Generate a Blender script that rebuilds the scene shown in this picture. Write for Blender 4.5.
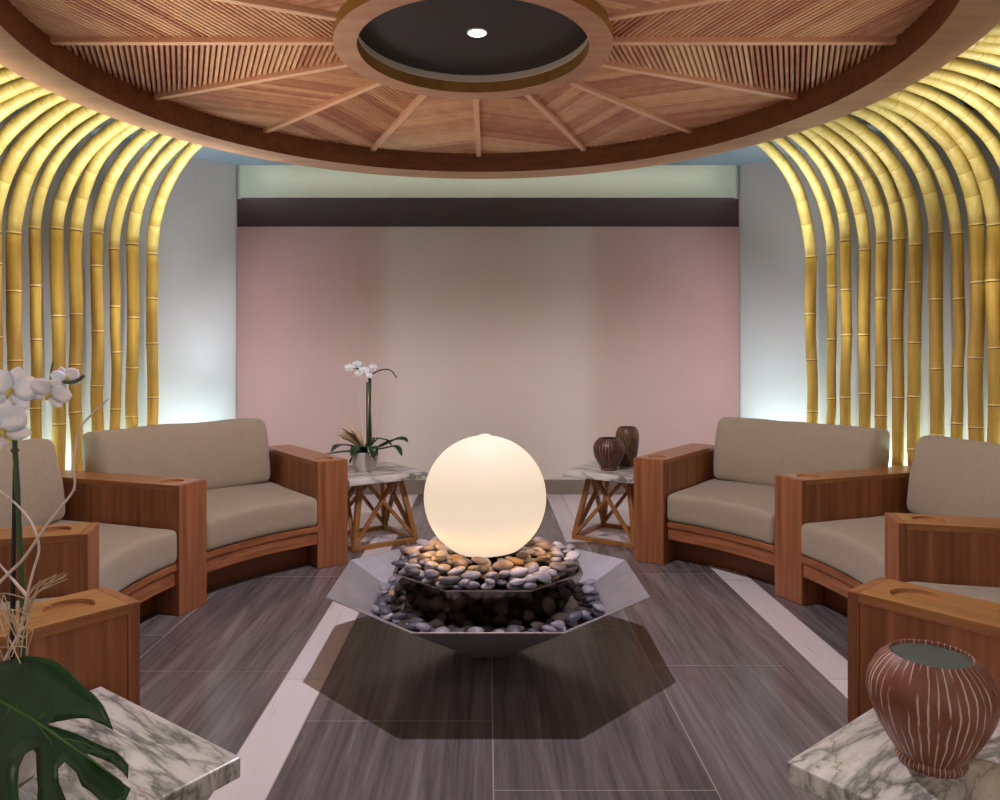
import bpy, bmesh, math, random
from mathutils import Vector, Matrix, noise
PI = math.pi
R = math.radians
sin, cos = math.sin, math.cos
for o in list(bpy.data.objects): bpy.data.objects.remove(o)
scn = bpy.context.scene
COL = scn.collection

# ------------------------------------------------------------------ camera
F = 740.0; CX = 488.0; CY = 355.0; CAMH = 1.2
cam = bpy.data.cameras.new('camera'); camo = bpy.data.objects.new('camera', cam); COL.objects.link(camo)
camo.location = (0, 0, CAMH); camo.rotation_euler = (PI/2, 0, 0)
cam.sensor_width = 36; cam.lens = 36*F/1000.0
cam.shift_x = (500-CX)/1000.0; cam.shift_y = (CY-400)/1000.0
cam.clip_start = .02
scn.camera = camo
# ------------------------------------------------------------------ world, exposure
w = bpy.data.worlds.new('world'); scn.world = w; w.use_nodes = True
w.node_tree.nodes['Background'].inputs[0].default_value = (1.0, .86, .80, 1)
w.node_tree.nodes['Background'].inputs[1].default_value = .60
vs = scn.view_settings
vs.view_transform = 'Standard'; vs.look = 'None'; vs.gamma = 1; vs.use_curve_mapping = False; vs.exposure = 0.0

# ------------------------------------------------------------------ lights of the room
def light(name, kind, loc, energy, color, size=.05, rot=None, target=None, **kw):
    l = bpy.data.lights.new(name, kind); l.energy = energy; l.color = color
    if kind in ('POINT', 'SPOT'): l.shadow_soft_size = size
    if kind == 'AREA': l.size = size
    for k, v in kw.items(): setattr(l, k, v)
    o = bpy.data.objects.new(name, l); COL.objects.link(o); o.location = loc
    if rot: o.rotation_euler = rot
    if target is not None:
        o.rotation_euler = (Vector(target)-Vector(loc)).to_track_quat('-Z', 'Y').to_euler()
    return o
# room geometry: a round room about (0,3)
RC = (0.0, 3.0); RW = 2.85
def rim(theta, r, s, c=RC): return (c[0]+s*r*sin(R(theta)), c[1]+r*cos(R(theta)))
light('centre_downlight', 'SPOT', (-.045, 3.03, 2.515), 150, (.98, .90, 1.0), .012, (0, 0, 0), spot_size=R(160), spot_blend=.35)
# unseen spots added at ceiling height beside the camera for ambient light
for x, y in ((-1.2, .3), (1.2, .3)):
    light('rear_fill', 'SPOT', (x, y, 2.5), 18, (1, .84, .72), .06, (0, 0, 0), spot_size=R(130), spot_blend=.6)
# uplights between the sofas and the bamboo
for s in (-1, 1):
    for th in (47, 57, 67, 77, 87, 97):
        x, y = rim(th, 2.44, s)
        tx, ty = rim(th, 2.44, s)
        light('bamboo_uplight', 'SPOT', (x, y, .58), 125, (1, 1, .92), .03, target=(tx, ty, 2.4), spot_size=R(42), spot_blend=.9)
    for th in (48.5, 58, 68, 78, 88):
        x, y = rim(th, 2.78, s)
        light('wall_uplight', 'POINT', (x, y, .38), 15, (.62, .95, 1.0), .03)
    # hidden spots added behind the sofa backs to brighten the canopy
    for th in (53, 88, 124):
        x, y = rim(th, 2.40, s)
        light('canopy_fill', 'SPOT', (x, y, .66), 78, (1, .84, .68), .06, target=(-.05, 3.0, 2.35), spot_size=R(70), spot_blend=.8)
    for th in (41.5, 45):
        x, y = rim(th, 2.42, s); tx, ty = rim(th, 2.84, s)
        light('column_uplight', 'SPOT', (x, y, .25), 46, (.80, .94, 1.0), .04, target=(tx, ty, 2.25), spot_size=R(38), spot_blend=.8)
        x, y = rim(th+1, 2.60, s); tx, ty = rim(th+1, 2.80, s)
        light('column_uplight', 'SPOT', (x, y, .26), 34, (.66, .96, 1.0), .04, target=(tx, ty, 2.4), spot_size=R(84), spot_blend=1)
# cove strip on top of the canopy edge, washing the beam
light('cove_strip', 'AREA', (0, 5.06, 2.455), 1.5, (1, 1, .90), .03, (R(90), 0, 0), shape='RECTANGLE', size_y=.03)
bpy.data.lights['cove_strip'].size = 3.2
# coloured wash from lamps hidden beside the niche
for s in (-1, 1):
    light('niche_wash', 'AREA', (s*2.22, 5.72, 1.25), 4.2, (1, .68, .86), .25, target=(s*.9, 6.4, 1.1), shape='RECTANGLE', size_y=1.7)
# warm lamps under the pebbles round the foot of the globe
for k in range(16):
    a = R(22.5*k)
    light('pebble_lamp', 'POINT', (.245*cos(a), 3.0+.245*sin(a), .450), .12, (1, .50, .15), .02)

# ------------------------------------------------------------------ helpers
W = {}
def link(name, me, mats, parent=None, M=None):
    o = bpy.data.objects.new(name, me); COL.objects.link(o)
    for m in (mats if isinstance(mats, (list, tuple)) else [mats]): me.materials.append(m)
    M = M or Matrix.Identity(4)
    if parent: o.parent = parent; o.matrix_local = W[parent.name].inverted() @ M
    else: o.matrix_world = M
    W[o.name] = M
    return o
def smooth(me, ang=35):
    for p in me.polygons: p.use_smooth = True
    try: me.set_sharp_from_angle(angle=R(ang))
    except Exception: pass
def obj(name, bm, mat, parent=None, M=None, sm=None, bevel=0, recalc=True):
    """world-space bmesh unless M is given (then bm is in M's local frame); without M the origin goes to the parent's"""
    if M is None:
        M = W[parent.name].copy() if parent else Matrix.Identity(4)
        bm.transform(M.inverted())
    if recalc: bmesh.ops.recalc_face_normals(bm, faces=bm.faces)
    me = bpy.data.meshes.new(name); bm.to_mesh(me); bm.free()
    if sm: smooth(me, sm)
    o = link(name, me, mat, parent, M)
    if bevel:
        b = o.modifiers.new('bevel', 'BEVEL'); b.width = bevel; b.segments = 2; b.limit_method = 'ANGLE'; b.angle_limit = R(40)
    return o
def tag(o, label, cat, group=None):
    o['label'] = label; o['category'] = cat
    if group: o['group'] = group
    return o
def thing(name, label, cat, loc=(0, 0, 0), group=None, rz=0):
    o = bpy.data.objects.new(name, None); COL.objects.link(o); o.empty_display_size = .1
    M = Matrix.Translation(loc) @ Matrix.Rotation(rz, 4, 'Z')
    o.matrix_world = M; W[o.name] = M
    return tag(o, label, cat, group)
def struct(name, bm, mat, **k):
    o = obj(name, bm, mat, **k); o['kind'] = 'structure'; return o
def box(bm, x0, x1, y0, y1, z0, z1, mi=0):
    v = [bm.verts.new((x, y, z)) for z in (z0, z1) for y in (y0, y1) for x in (x0, x1)]
    fs = []
    for f in ((0, 2, 3, 1), (4, 5, 7, 6), (0, 1, 5, 4), (2, 6, 7, 3), (0, 4, 6, 2), (1, 3, 7, 5)):
        fc = bm.faces.new([v[i] for i in f]); fc.material_index = mi; fs.append(fc)
    return v
def bar(bm, a, b, w, h, up=(0, 0, 1), ext=0):
    """square bar from a to b"""
    a, b = Vector(a), Vector(b); d = (b-a).normalized(); a = a-d*ext; b = b+d*ext
    s = d.cross(Vector(up)).normalized(); u = s.cross(d).normalized()
    vs_ = []
    for p in (a, b):
        for i, j in ((-1, -1), (1, -1), (1, 1), (-1, 1)): vs_.append(bm.verts.new(p+s*i*w/2+u*j*h/2))
    for f in ((3, 2, 1, 0), (4, 5, 6, 7), (0, 1, 5, 4), (1, 2, 6, 5), (2, 3, 7, 6), (3, 0, 4, 7)): bm.faces.new([vs_[i] for i in f])
def tube(bm, pts, rad, n=8, cap=True, mi=None):
    """tube along points, rad a number or list; mi(i) -> material index of segment i"""
    pts = [Vector(p) for p in pts]; N = len(pts)
    rr = rad if isinstance(rad, (list, tuple)) else [rad]*N
    rings = []; prev = None
    for i, p in enumerate(pts):
        t = (pts[min(i+1, N-1)]-pts[max(i-1, 0)]).normalized()
        if prev is None:
            prev = t.cross(Vector((0, 1, 0)) if abs(t.y) < .9 else Vector((1, 0, 0))).normalized()
        s = (prev-t*prev.dot(t)).normalized(); prev = s; u = t.cross(s)
        rings.append([bm.verts.new(p+(s*cos(2*PI*k/n)+u*sin(2*PI*k/n))*rr[i]) for k in range(n)])
    for i in range(N-1):
        for k in range(n):
            f = bm.faces.new((rings[i][k], rings[i][(k+1) % n], rings[i+1][(k+1) % n], rings[i+1][k]))
            if mi: f.material_index = mi(i)
    if cap: bm.faces.new(rings[0][::-1]); bm.faces.new(rings[-1])
def lathe(bm, prof, n=48, c=(0, 0, 0), phase=0, fn=None, closed=False):
    rings = []
    for j, (r, z) in enumerate(prof):
        if r < 1e-6: rings.append([bm.verts.new((c[0], c[1], c[2]+z))]); continue
        ring = []
        for k in range(n):
            a = 2*PI*k/n+phase; q = r*(fn(a, j/(len(prof)-1)) if fn else 1)
            ring.append(bm.verts.new((c[0]+q*cos(a), c[1]+q*sin(a), c[2]+z)))
        rings.append(ring)
    L = len(rings)
    for j in range(L if closed else L-1):
        a, b = rings[j], rings[(j+1) % L]
        for k in range(n):
            k2 = (k+1) % n
            if len(a) == 1 and len(b) == 1: continue
            if len(a) == 1: bm.faces.new((a[0], b[k], b[k2]))
            elif len(b) == 1: bm.faces.new((a[k], a[k2], b[0]))
            else: bm.faces.new((a[k], a[k2], b[k2], b[k]))
def smoothpath(ctrl, n=8):
    """catmull-rom"""
    c = [Vector(p) for p in ctrl]; c = [c[0]*2-c[1]]+c+[c[-1]*2-c[-2]]; out = []
    for i in range(1, len(c)-2):
        p0, p1, p2, p3 = c[i-1:i+3]
        for k in range(n):
            t = k/n
            out.append(.5*((2*p1)+(p2-p0)*t+(2*p0-5*p1+4*p2-p3)*t*t+(3*p1-p0-3*p2+p3)*t**3))
    out.append(c[-2]); return out
def at(px, py, d): return Vector(((px-CX)*d/F, d, CAMH-(py-CY)*d/F))

# ------------------------------------------------------------------ materials
def lin(c): return tuple(((x/255)/12.92 if x/255 <= .04045 else ((x/255+.055)/1.055)**2.4) for x in c)+(1,)
class NT:
    def __init__(s, name):
        s.m = bpy.data.materials.new(name); s.m.use_nodes = True; s.t = s.m.node_tree; s.n = s.t.nodes; s.b = s.n['Principled BSDF']
        s.tc = s.n.new('ShaderNodeTexCoord')
    def coord(s, scale=(1, 1, 1), rot=(0, 0, 0), out='Object'):
        m = s.n.new('ShaderNodeMapping'); m.inputs['Scale'].default_value = scale; m.inputs['Rotation'].default_value = rot
        s.t.links.new(s.tc.outputs[out], m.inputs[0]); return m.outputs[0]
    def noise(s, vec, scale=5, detail=4, rough=.5, dist=0):
        n = s.n.new('ShaderNodeTexNoise'); n.inputs['Scale'].default_value = scale; n.inputs['Detail'].default_value = detail
        n.inputs['Roughness'].default_value = rough; n.inputs['Distortion'].default_value = dist
        s.t.links.new(vec, n.inputs['Vector']); return n.outputs['Fac']
    def ramp(s, fac, stops):
        r = s.n.new('ShaderNodeValToRGB'); e = r.color_ramp.elements
        while len(e) < len(stops): e.new(.5)
        for i, (p, c) in enumerate(stops): e[i].position = p; e[i].color = c
        s.t.links.new(fac, r.inputs[0]); return r.outputs[0]
    def mix(s, f, a, b, mode='MIX'):
        m = s.n.new('ShaderNodeMix'); m.data_type = 'RGBA'; m.blend_type = mode
        if isinstance(f, (int, float)): m.inputs[0].default_value = f
        else: s.t.links.new(f, m.inputs[0])
        for i, q in ((6, a), (7, b)):
            if isinstance(q, tuple): m.inputs[i].default_value = q
            else: s.t.links.new(q, m.inputs[i])
        return m.outputs[2]
    def col(s, c):
        if isinstance(c, tuple): s.b.inputs['Base Color'].default_value = c
        else: s.t.links.new(c, s.b.inputs['Base Color'])
    def set(s, **k):
        for a, v in k.items():
            i = s.b.inputs[{'rough': 'Roughness', 'metal': 'Metallic', 'spec': 'Specular IOR Level', 'coat': 'Coat Weight', 'trans': 'Transmission Weight', 'ior': 'IOR', 'sheen': 'Sheen Weight', 'sss': 'Subsurface Weight'}[a]]
            if isinstance(v, (int, float)): i.default_value = v
            else: s.t.links.new(v, i)
        return s
    def bump(s, h, st=.3, dist=.01):
        b = s.n.new('ShaderNodeBump'); b.inputs['Strength'].default_value = st; b.inputs['Distance'].default_value = dist
        s.t.links.new(h, b.inputs['Height']); s.t.links.new(b.outputs[0], s.b.inputs['Normal'])
def plain(name, c, rough=.6, metal=0, var=.12, nscale=8, bump=0, **k):
    t = NT(name); v = t.coord(); n = t.noise(v, nscale)
    a = tuple(x*(1-var) for x in c[:3])+(1,); b = tuple(min(1, x*(1+var)) for x in c[:3])+(1,)
    t.col(t.ramp(n, [(.3, a), (.7, b)])); t.set(rough=rough, metal=metal, **k)
    if bump: t.bump(t.noise(v, nscale*20), bump, .002)
    return t.m
def wood(name, c1, c2, c3, axis='Z', scale=1.0, rough=.42):
    """grain running along axis"""
    t = NT(name); a = [9, 9, 9]; a['XYZ'.index(axis)] = .7
    v = t.coord(tuple(x*scale for x in a)); n1 = t.noise(v, 1.3, 5, .55, 1.2)
    b = [70, 70, 70]; b['XYZ'.index(axis)] = 2.5
    n2 = t.noise(t.coord(tuple(x*scale for x in b)), 1, 3)
    base = t.ramp(n1, [(.28, c1), (.5, c2), (.72, c3)])
    t.col(t.mix(.35, base, t.ramp(n2, [(.35, c1), (.65, c3)]))); t.set(rough=rough); t.bump(n2, .12, .001)
    return t.m
WR = (lin((102, 58, 32)), lin((154, 94, 58)), lin((188, 124, 82)))
M = {}
M['wood_z'] = wood('red_wood_upright', *WR, axis='Z', scale=.62)
M['wood_x'] = wood('red_wood_along', *WR, axis='X')
M['wood_top'] = wood('lit_red_wood_top', lin((134, 84, 46)), lin((168, 112, 64)), lin((194, 138, 86)), axis='X', rough=.3)  # same red wood; the honey tone paints in light on the arm tops
M['wood_rail'] = wood('red_wood_rail', *WR, axis='X', scale=.6)
M['wood_plinth'] = wood('dark_wood_plinth', lin((84, 46, 24)), lin((115, 66, 36)), lin((132, 80, 46)), axis='X')
M['table_wood'] = wood('orange_brown_wood', lin((116, 76, 36)), lin((160, 108, 56)), lin((188, 134, 74)), axis='Z')
M['rim_wood'] = wood('rim_wood_dark', lin((92, 48, 22)), lin((122, 68, 34)), lin((140, 82, 44)), axis='X', scale=.6, rough=.5)
M['rim_face'] = wood('rim_wood_pale', lin((168, 120, 92)), lin((184, 136, 106)), lin((198, 152, 120)), axis='X', scale=.3, rough=.55)
M['spoke'] = wood('spoke_wood', lin((204, 150, 116)), lin((224, 172, 136)), lin((236, 190, 156)), axis='X', scale=.6)
M['slat_back'] = plain('panel_backing', lin((44, 20, 14)), .8)
def slatmat():
    t = NT('slat_wood'); at_ = t.n.new('ShaderNodeAttribute'); at_.attribute_name = 'tone'
    c = t.ramp(at_.outputs['Fac'], [(0, lin((150, 84, 60))), (.3, lin((188, 120, 88))), (.65, lin((214, 160, 120))), (1, lin((236, 190, 146)))])
    n = t.noise(t.coord(), 14, 3); t.col(t.mix(.3, c, t.ramp(n, [(.3, lin((130, 72, 54))), (.7, lin((215, 158, 120)))]))); t.set(rough=.5)
    return t.m
M['slat'] = slatmat()
M['linen'] = plain('taupe_linen', lin((162, 148, 127)), .92, var=.05, nscale=60, bump=.35, sheen=.3)
M['wall'] = plain('plaster_wall', lin((178, 172, 172)), .8, var=.03, nscale=2)
M['back_wall'] = plain('plaster_back_wall', lin((222, 206, 193)), .8, var=.02, nscale=2)
M['fascia'] = plain('pale_fascia', lin((196, 200, 184)), .8, var=.02)
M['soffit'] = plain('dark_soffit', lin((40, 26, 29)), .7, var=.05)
M['ceiling'] = plain('blue_grey_ceiling', lin((84, 94, 104)), .8, var=.03)
M['dark_disc'] = plain('near_black_ceiling_disc', lin((40, 32, 35)), .5, var=.05)
M['cove'] = plain('cream_cove', lin((240, 230, 216)), .6, var=.02)
M['base'] = plain('taupe_baseboard', lin((128, 112, 98)), .6, var=.05)
def tile(name, c1, c2, c3, rough):
    t = NT(name); n = t.noise(t.coord((7.5, .5, 1)), 1.6, 6, .6, .8); n2 = t.noise(t.coord((60, 2.2, 1)), 1, 4, .6)
    at_ = t.n.new('ShaderNodeAttribute'); at_.attribute_name = 'tone'
    c = t.ramp(n, [(.3, c1), (.52, c2), (.72, c3)])
    c = t.mix(.3, c, t.ramp(n2, [(.35, c1), (.65, c3)]))
    c = t.mix(1.0, c, t.ramp(at_.outputs['Fac'], [(0, (.8, .8, .8, 1)), (1, (1, 1, 1, 1))]), 'MULTIPLY')
    t.col(c); t.set(rough=t.ramp(n2, [(.2, (rough*.8,)*3+(1,)), (.8, (rough*1.25,)*3+(1,))])); return t.m
M['tile'] = tile('grey_brown_tile', lin((80, 72, 72)), lin((116, 106, 107)), lin((156, 146, 149)), .19)
M['tile_pale'] = tile('pale_tile', lin((232, 224, 226)), lin((236, 228, 230)), lin((240, 232, 234)), .3)
M['grout'] = plain('grout', lin((165, 154, 146)), .8)
def marble():
    t = NT('veined_marble')
    n = t.noise(t.coord((.55, 3.0, 2.6), (0, 0, .6)), 2.4, 6, .58, .8); n2 = t.noise(t.coord((.8, 3.6, 2), (0, 0, .35)), 4.0, 7, .6, .7)
    a = t.ramp(n, [(.36, lin((244, 240, 232))), (.46, lin((222, 219, 210))), (.50, lin((128, 130, 124))), (.535, lin((212, 208, 200))), (.62, lin((238, 234, 226)))])
    b = t.ramp(n2, [(.40, (1, 1, 1, 1)), (.485, lin((214, 214, 210))), (.505, lin((130, 130, 132))), (.53, lin((232, 230, 228))), (.6, (1, 1, 1, 1))])
    t.col(t.mix(.8, a, b, 'MULTIPLY')); t.set(rough=.28); return t.m
M['marble'] = marble()
M['steel'] = plain('brushed_steel', lin((196, 194, 204)), .40, .86, var=.1, nscale=14)
M['steel_dark'] = plain('dark_polished_steel', lin((120, 108, 100)), .12, 1, var=.08, nscale=6)
def glob():
    t = NT('milky_glass'); n = t.noise(t.coord((1, 1, 2.5)), 1.4, 2)
    t.col(t.ramp(n, [(.3, lin((150, 140, 134))), (.7, lin((160, 150, 142)))])); t.set(rough=.55, spec=.15)
    t.b.inputs['Emission Color'].default_value = (1, .80, .585, 1); t.b.inputs['Emission Strength'].default_value = .76
    return t.m
M['globe'] = glob()
PEB = [('cool_grey', (142, 136, 148)), ('pale_grey', (184, 178, 186)), ('slate_grey', (76, 76, 86)), ('warm_tan', (166, 138, 112)), ('taupe', (116, 102, 98))]
for n_, c_ in PEB: M['peb_'+n_] = plain(n_+'_stone', lin(c_), .5, var=.1, nscale=9)
def bamboo(name, a, b, c):
    t = NT(name); n = t.noise(t.coord((30, 30, 1.5)), 1.2, 4, .6); n2 = t.noise(t.coord(), 3.0, 4)
    k = t.ramp(n, [(.25, a), (.5, b), (.75, c)])
    t.col(t.mix(.35, k, t.ramp(n2, [(.35, a), (.65, c)]))); t.set(rough=.52); return t.m
M['bamboo'] = bamboo('bamboo_cane', lin((150, 114, 36)), lin((184, 148, 58)), lin((212, 180, 88)))
M['bamboo_bent'] = bamboo('peeled_bent_bamboo', lin((186, 156, 72)), lin((212, 188, 104)), lin((232, 214, 140)))
M['bamboo_node'] = plain('bamboo_node_ring', lin((112, 78, 32)), .5)
M['bamboo_lip'] = plain('bamboo_node_lip', lin((240, 214, 140)), .5)
M['bent_ring'] = plain('bent_bamboo_ring', lin((186, 148, 72)), .5)
M['white_pot'] = plain('white_ceramic', lin((206, 200, 192)), .35, var=.04)
M['leaf'] = plain('dark_green_leaf', lin((30, 64, 28)), .33, var=.3, nscale=12)
M['leaf_rib'] = plain('leaf_rib', lin((84, 122, 62)), .4)
M['stem'] = plain('orchid_stem', lin((62, 84, 44)), .45)
M['stake'] = plain('black_stake', lin((22, 20, 22)), .4)
M['petal'] = plain('orchid_petal', lin((246, 244, 250)), .6, var=.02, nscale=20, sss=.3)
M['lip'] = plain('orchid_lip', lin((210, 190, 90)), .5, var=.2, nscale=60)
M['twig'] = plain('bleached_twig', lin((226, 204, 190)), .7)
M['raffia'] = plain('dried_raffia', lin((204, 180, 146)), .8)
M['moss'] = plain('brown_moss', lin((92, 70, 42)), .95, var=.4, nscale=50)
M['lamp'] = NT('lamp_lens').m
_b = M['lamp'].node_tree.nodes['Principled BSDF']; _b.inputs['Emission Color'].default_value = (1, .96, 1, 1); _b.inputs['Emission Strength'].default_value = 6
M['water'] = plain('water', (.75, .8, .8, 1), .03, var=0, trans=1.0, ior=1.33)

# ================================================================== SETTING
def floor():
    bm = bmesh.new(); lay = bm.faces.layers.float.new('tone'); rnd = random.Random(4); g = .0018
    def slab(x0, x1, y0, y1, mi):
        if x1-x0 < .01 or y1-y0 < .01: return
        v = [bm.verts.new(p) for p in ((x0+g, y0+g, 0), (x1-g, y0+g, 0), (x1-g, y1-g, 0), (x0+g, y1-g, 0))]
        f = bm.faces.new(v); f.material_index = mi; f[lay] = rnd.random()
    cols = []
    x = -.60-2.01*2
    while x < 4:
        for i, wd in enumerate((.615, .615, .625, .155)): cols.append((x, x+wd, i)); x += wd
    offs = {0: 2.426, 1: 2.04, 2: 2.86, 3: 2.74}
    for k, (x0, x1, i) in enumerate(cols):
        if x1 < -3.3 or x0 > 3.3: continue
        off = offs[i]
        if x1 < -.7 and i == 2: off = 2.81
        if x1 < -.7 and i == 1: off = 3.17
        y = off-1.2*5
        while y < 6.6:
            y0, y1 = max(y, -2.0), min(y+1.2, 6.5); mi = 1 if i == 3 else 0
            if y1 > y0:
                if y1 > 4.75 and mi == 0:
                    slab(x0, x1, y0, min(y1, 4.75), 0)
                    ya = max(y0, 4.75)
                    if x1 <= -.55: slab(x0, x1, ya, y1, 1)
                    elif x0 > .6: slab(x0, x1, ya, y1, 1)
                    elif x1 > .5: slab(x0, .5, ya, y1, 0); slab(.5, x1, ya, y1, 1)
                    else: slab(x0, x1, ya, y1, 0)
                else: slab(x0, x1, y0, y1, mi)
            y += 1.2
    v = [bm.verts.new(p) for p in ((-3.4, -2, -.0006), (3.4, -2, -.0006), (3.4, 6.5, -.0006), (-3.4, 6.5, -.0006))]
    f = bm.faces.new(v); f.material_index = 2
    v = [bm.verts.new((p.co.x, p.co.y, -.06)) for p in v]; f = bm.faces.new(v[::-1]); f.material_index = 2
    struct('floor', bm, [M['tile'], M['tile_pale'], M['grout']], recalc=False)
floor()
bm = bmesh.new(); box(bm, -3.4, 3.4, -.6, 6.5, 2.54, 2.60); struct('ceiling', bm, M['ceiling'])
def curved_wall(name, s):
    bm = bmesh.new(); t0, t1, n = 38.3, 140, 60; rin, rout = RW, RW+.14
    prof = []
    # rounded nose at the niche end, then along the inside, back along the outside
    for k in range(7):
        a = PI/2*k/6; dr = .03*(1-sin(a)); dt = math.degrees(.03*(1-cos(a))/RW)
        prof.append(rim(t0+dt, rin+dr, s))
    for k in range(1, n+1): prof.append(rim(t0+.7+(t1-t0-.7)*k/n, rin, s))
    for k in range(n, -1, -1): prof.append(rim(t0+(t1-t0)*k/n, rout, s))
    lo = [bm.verts.new((x, y, 0)) for x, y in prof]; hi = [bm.verts.new((x, y, 2.54)) for x, y in prof]; N = len(prof)
    for k in range(N): bm.faces.new((lo[k], lo[(k+1) % N], hi[(k+1) % N], hi[k]))
    m = 7+n
    def cap(v):
        for k in range(min(m, N-m)-1): pass
    bmesh.ops.triangulate(bm, faces=[bm.faces.new(hi), bm.faces.new(lo[::-1])])
    struct(name, bm, M['wall'], sm=30)
curved_wall('wall_left', -1); curved_wall('wall_right', 1)
bm = bmesh.new(); box(bm, -2.5, 2.5, 6.4, 6.5, 0, 2.54); struct('wall_back', bm, M['back_wall'])
for s, nm in ((-1, 'wall_niche_left'), (1, 'wall_niche_right')):
    bm = bmesh.new(); a, b = sorted((s*2.4, s*2.5)); box(bm, a, b, 4.9, 6.4, 0, 2.54); struct(nm, bm, M['back_wall'])
bm = bmesh.new(); box(bm, -2.4, 2.4, 6.37, 6.4, 0, .122); struct('baseboard_back', bm, M['base'], bevel=.004)
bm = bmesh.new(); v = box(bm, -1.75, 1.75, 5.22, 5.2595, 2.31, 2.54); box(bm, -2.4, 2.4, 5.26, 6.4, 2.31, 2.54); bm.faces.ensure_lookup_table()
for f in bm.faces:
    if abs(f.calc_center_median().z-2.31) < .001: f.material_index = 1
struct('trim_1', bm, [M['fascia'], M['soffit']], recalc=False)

# ================================================================== CANOPY
CC = Vector((-.06, 3.04, 0)); RIN, ROUT, RR = 1.73, 1.92, .565
can = thing('ceiling_canopy', 'large round suspended wooden ceiling canopy with radiating slatted wedges', 'ceiling canopy', (CC.x, CC.y, 2.54))
def ring(name, r0, r1, z0, z1, mats, n=128, sidemat=1):
    bm = bmesh.new(); lathe(bm, [(r0, z0), (r1, z0), (r1, z1), (r0, z1)], n, CC, closed=True)
    for f in bm.faces:
        c = f.calc_center_median()
        f.material_index = 0 if abs(c.z-z0) < 1e-4 or abs(c.z-z1) < 1e-4 else 1
    return obj(name, bm, mats, can, sm=40)
ring('rim', RIN, ROUT, 2.38, 2.539, [M['rim_face'], M['rim_wood']])
M['ring_side'] = wood('ring_side_wood', lin((120, 84, 34)), lin((150, 108, 48)), lin((170, 126, 62)), axis='Z', scale=.3)
ring('centre_ring', .472, RR, 2.445, 2.4945, [M['rim_face'], M['ring_side']])
bm = bmesh.new(); lathe(bm, [(.468, 2.4955), (.560, 2.4955), (.560, 2.5225), (.50, 2.5305), (.480, 2.5305)], 96, CC, closed=True)
obj('cove_liner', bm, M['cove'], can, sm=60)
bm = bmesh.new(); lathe(bm, [(0, 2.531), (.62, 2.531), (.62, 2.538), (0, 2.538)], 96, CC)
obj('dark_centre_disc', bm, M['dark_disc'], can)
bm = bmesh.new(); lathe(bm, [(.62, 2.527), (RIN, 2.527), (RIN, 2.537), (.62, 2.537)], 96, CC, closed=True)
obj('backing_board', bm, M['slat_back'], can)
def clip(poly, n, d):      # keep p.n <= d
    out = []
    for i in range(len(poly)):
        a, b = poly[i], poly[(i+1) % len(poly)]; da, db = a.dot(n)-d, b.dot(n)-d
        if da <= 0: out.append(a)
        if (da < 0) != (db < 0) and abs(da-db) > 1e-9: out.append(a+(b-a)*(da/(da-db)))
    return out
rnd = random.Random(11)
for k in range(16):
    a0, a1 = 22.5*k, 22.5*(k+1)
    # slats form chevrons about every second spoke (0, 45, 90 ...)
    spoke = a0 if k % 2 == 0 else a1
    ang = spoke+67.5 if k % 2 == 0 else spoke-67.5
    d = Vector((cos(R(ang)), sin(R(ang)))); nrm = Vector((-d.y, d.x)); am = R((a0+a1)/2); mid = Vector((cos(am), sin(am)))
    n0 = Vector((sin(R(a0)), -cos(R(a0)))); n1 = Vector((-sin(R(a1)), cos(R(a1))))
    bm = bmesh.new(); lay = bm.faces.layers.float.new('tone'); pitch, sw = .0228, .0155
    tone = .5; run = 0
    for i in range(-90, 91):
        off = i*pitch
        if run <= 0: tone = rnd.uniform(.3, 1); run = rnd.choice((1, 2, 3, 5, 7))
        run -= 1
        tn = min(1, max(0, tone+rnd.uniform(-.15, .15)))
        poly = [nrm*(off-sw/2)-d*2, nrm*(off-sw/2)+d*2, nrm*(off+sw/2)+d*2, nrm*(off+sw/2)-d*2]
        poly = clip(poly, n0, -.012); poly = poly and clip(poly, n1, -.012)
        poly = poly and clip(poly, -mid, -.53*cos(R(11.25)))
        for q in range(5):
            if poly:
                aa = R(a0+22.5*(q+.5)/5); poly = clip(poly, Vector((cos(aa), sin(aa))), RIN*cos(R(2.25))+.001)
        if not poly or len(poly) < 3: continue
        zt, zb = 2.526, 2.498; c = sum(poly, Vector((0, 0)))/len(poly)
        top = [bm.verts.new((CC.x+p.x, CC.y+p.y, zt)) for p in poly]
        md = [bm.verts.new((CC.x+p.x, CC.y+p.y, zb+.006)) for p in poly]
        # soft arris: the lower face is narrower across the slat
        bot = []
        for p in poly:
            t = (p-nrm*off).dot(nrm); q2 = p-nrm*(t*.45); bot.append(bm.verts.new((CC.x+q2.x, CC.y+q2.y, zb)))
        m = len(poly); fs = []
        for j in range(m):
            j2 = (j+1) % m
            fs.append(bm.faces.new((top[j], top[j2], md[j2], md[j]))); fs.append(bm.faces.new((md[j], md[j2], bot[j2], bot[j])))
        fs.append(bm.faces.new(bot))
        for f in fs: f[lay] = tn
    obj('slatted_wedge', bm, M['slat'], can)
    sa = R(a0); bm = bmesh.new(); box(bm, RR-.005, RIN+.003, -.015, .015, 2.478-2.54, -.012)
    obj('spoke', bm, M['spoke'], can, M=Matrix.Translation((CC.x, CC.y, 2.54)) @ Matrix.Rotation(sa, 4, 'Z'), bevel=.002)
dl = thing('recessed_downlight', 'small round bright downlight in the dark disc at the middle of the canopy', 'downlight', (-.045, 3.05, 2.531))
bm = bmesh.new(); lathe(bm, [(.0365, 2.5305), (.0365, 2.5255), (.042, 2.5265), (.042, 2.5305)], 32, (-.045, 3.05, 0), closed=True)
obj('bezel', bm, M['cove'], dl, sm=40)
bm = bmesh.new(); lathe(bm, [(0, 2.5260), (.036, 2.5260), (.036, 2.529), (0, 2.529)], 32, (-.045, 3.05, 0)); obj('lens', bm, M['lamp'], dl)

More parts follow.
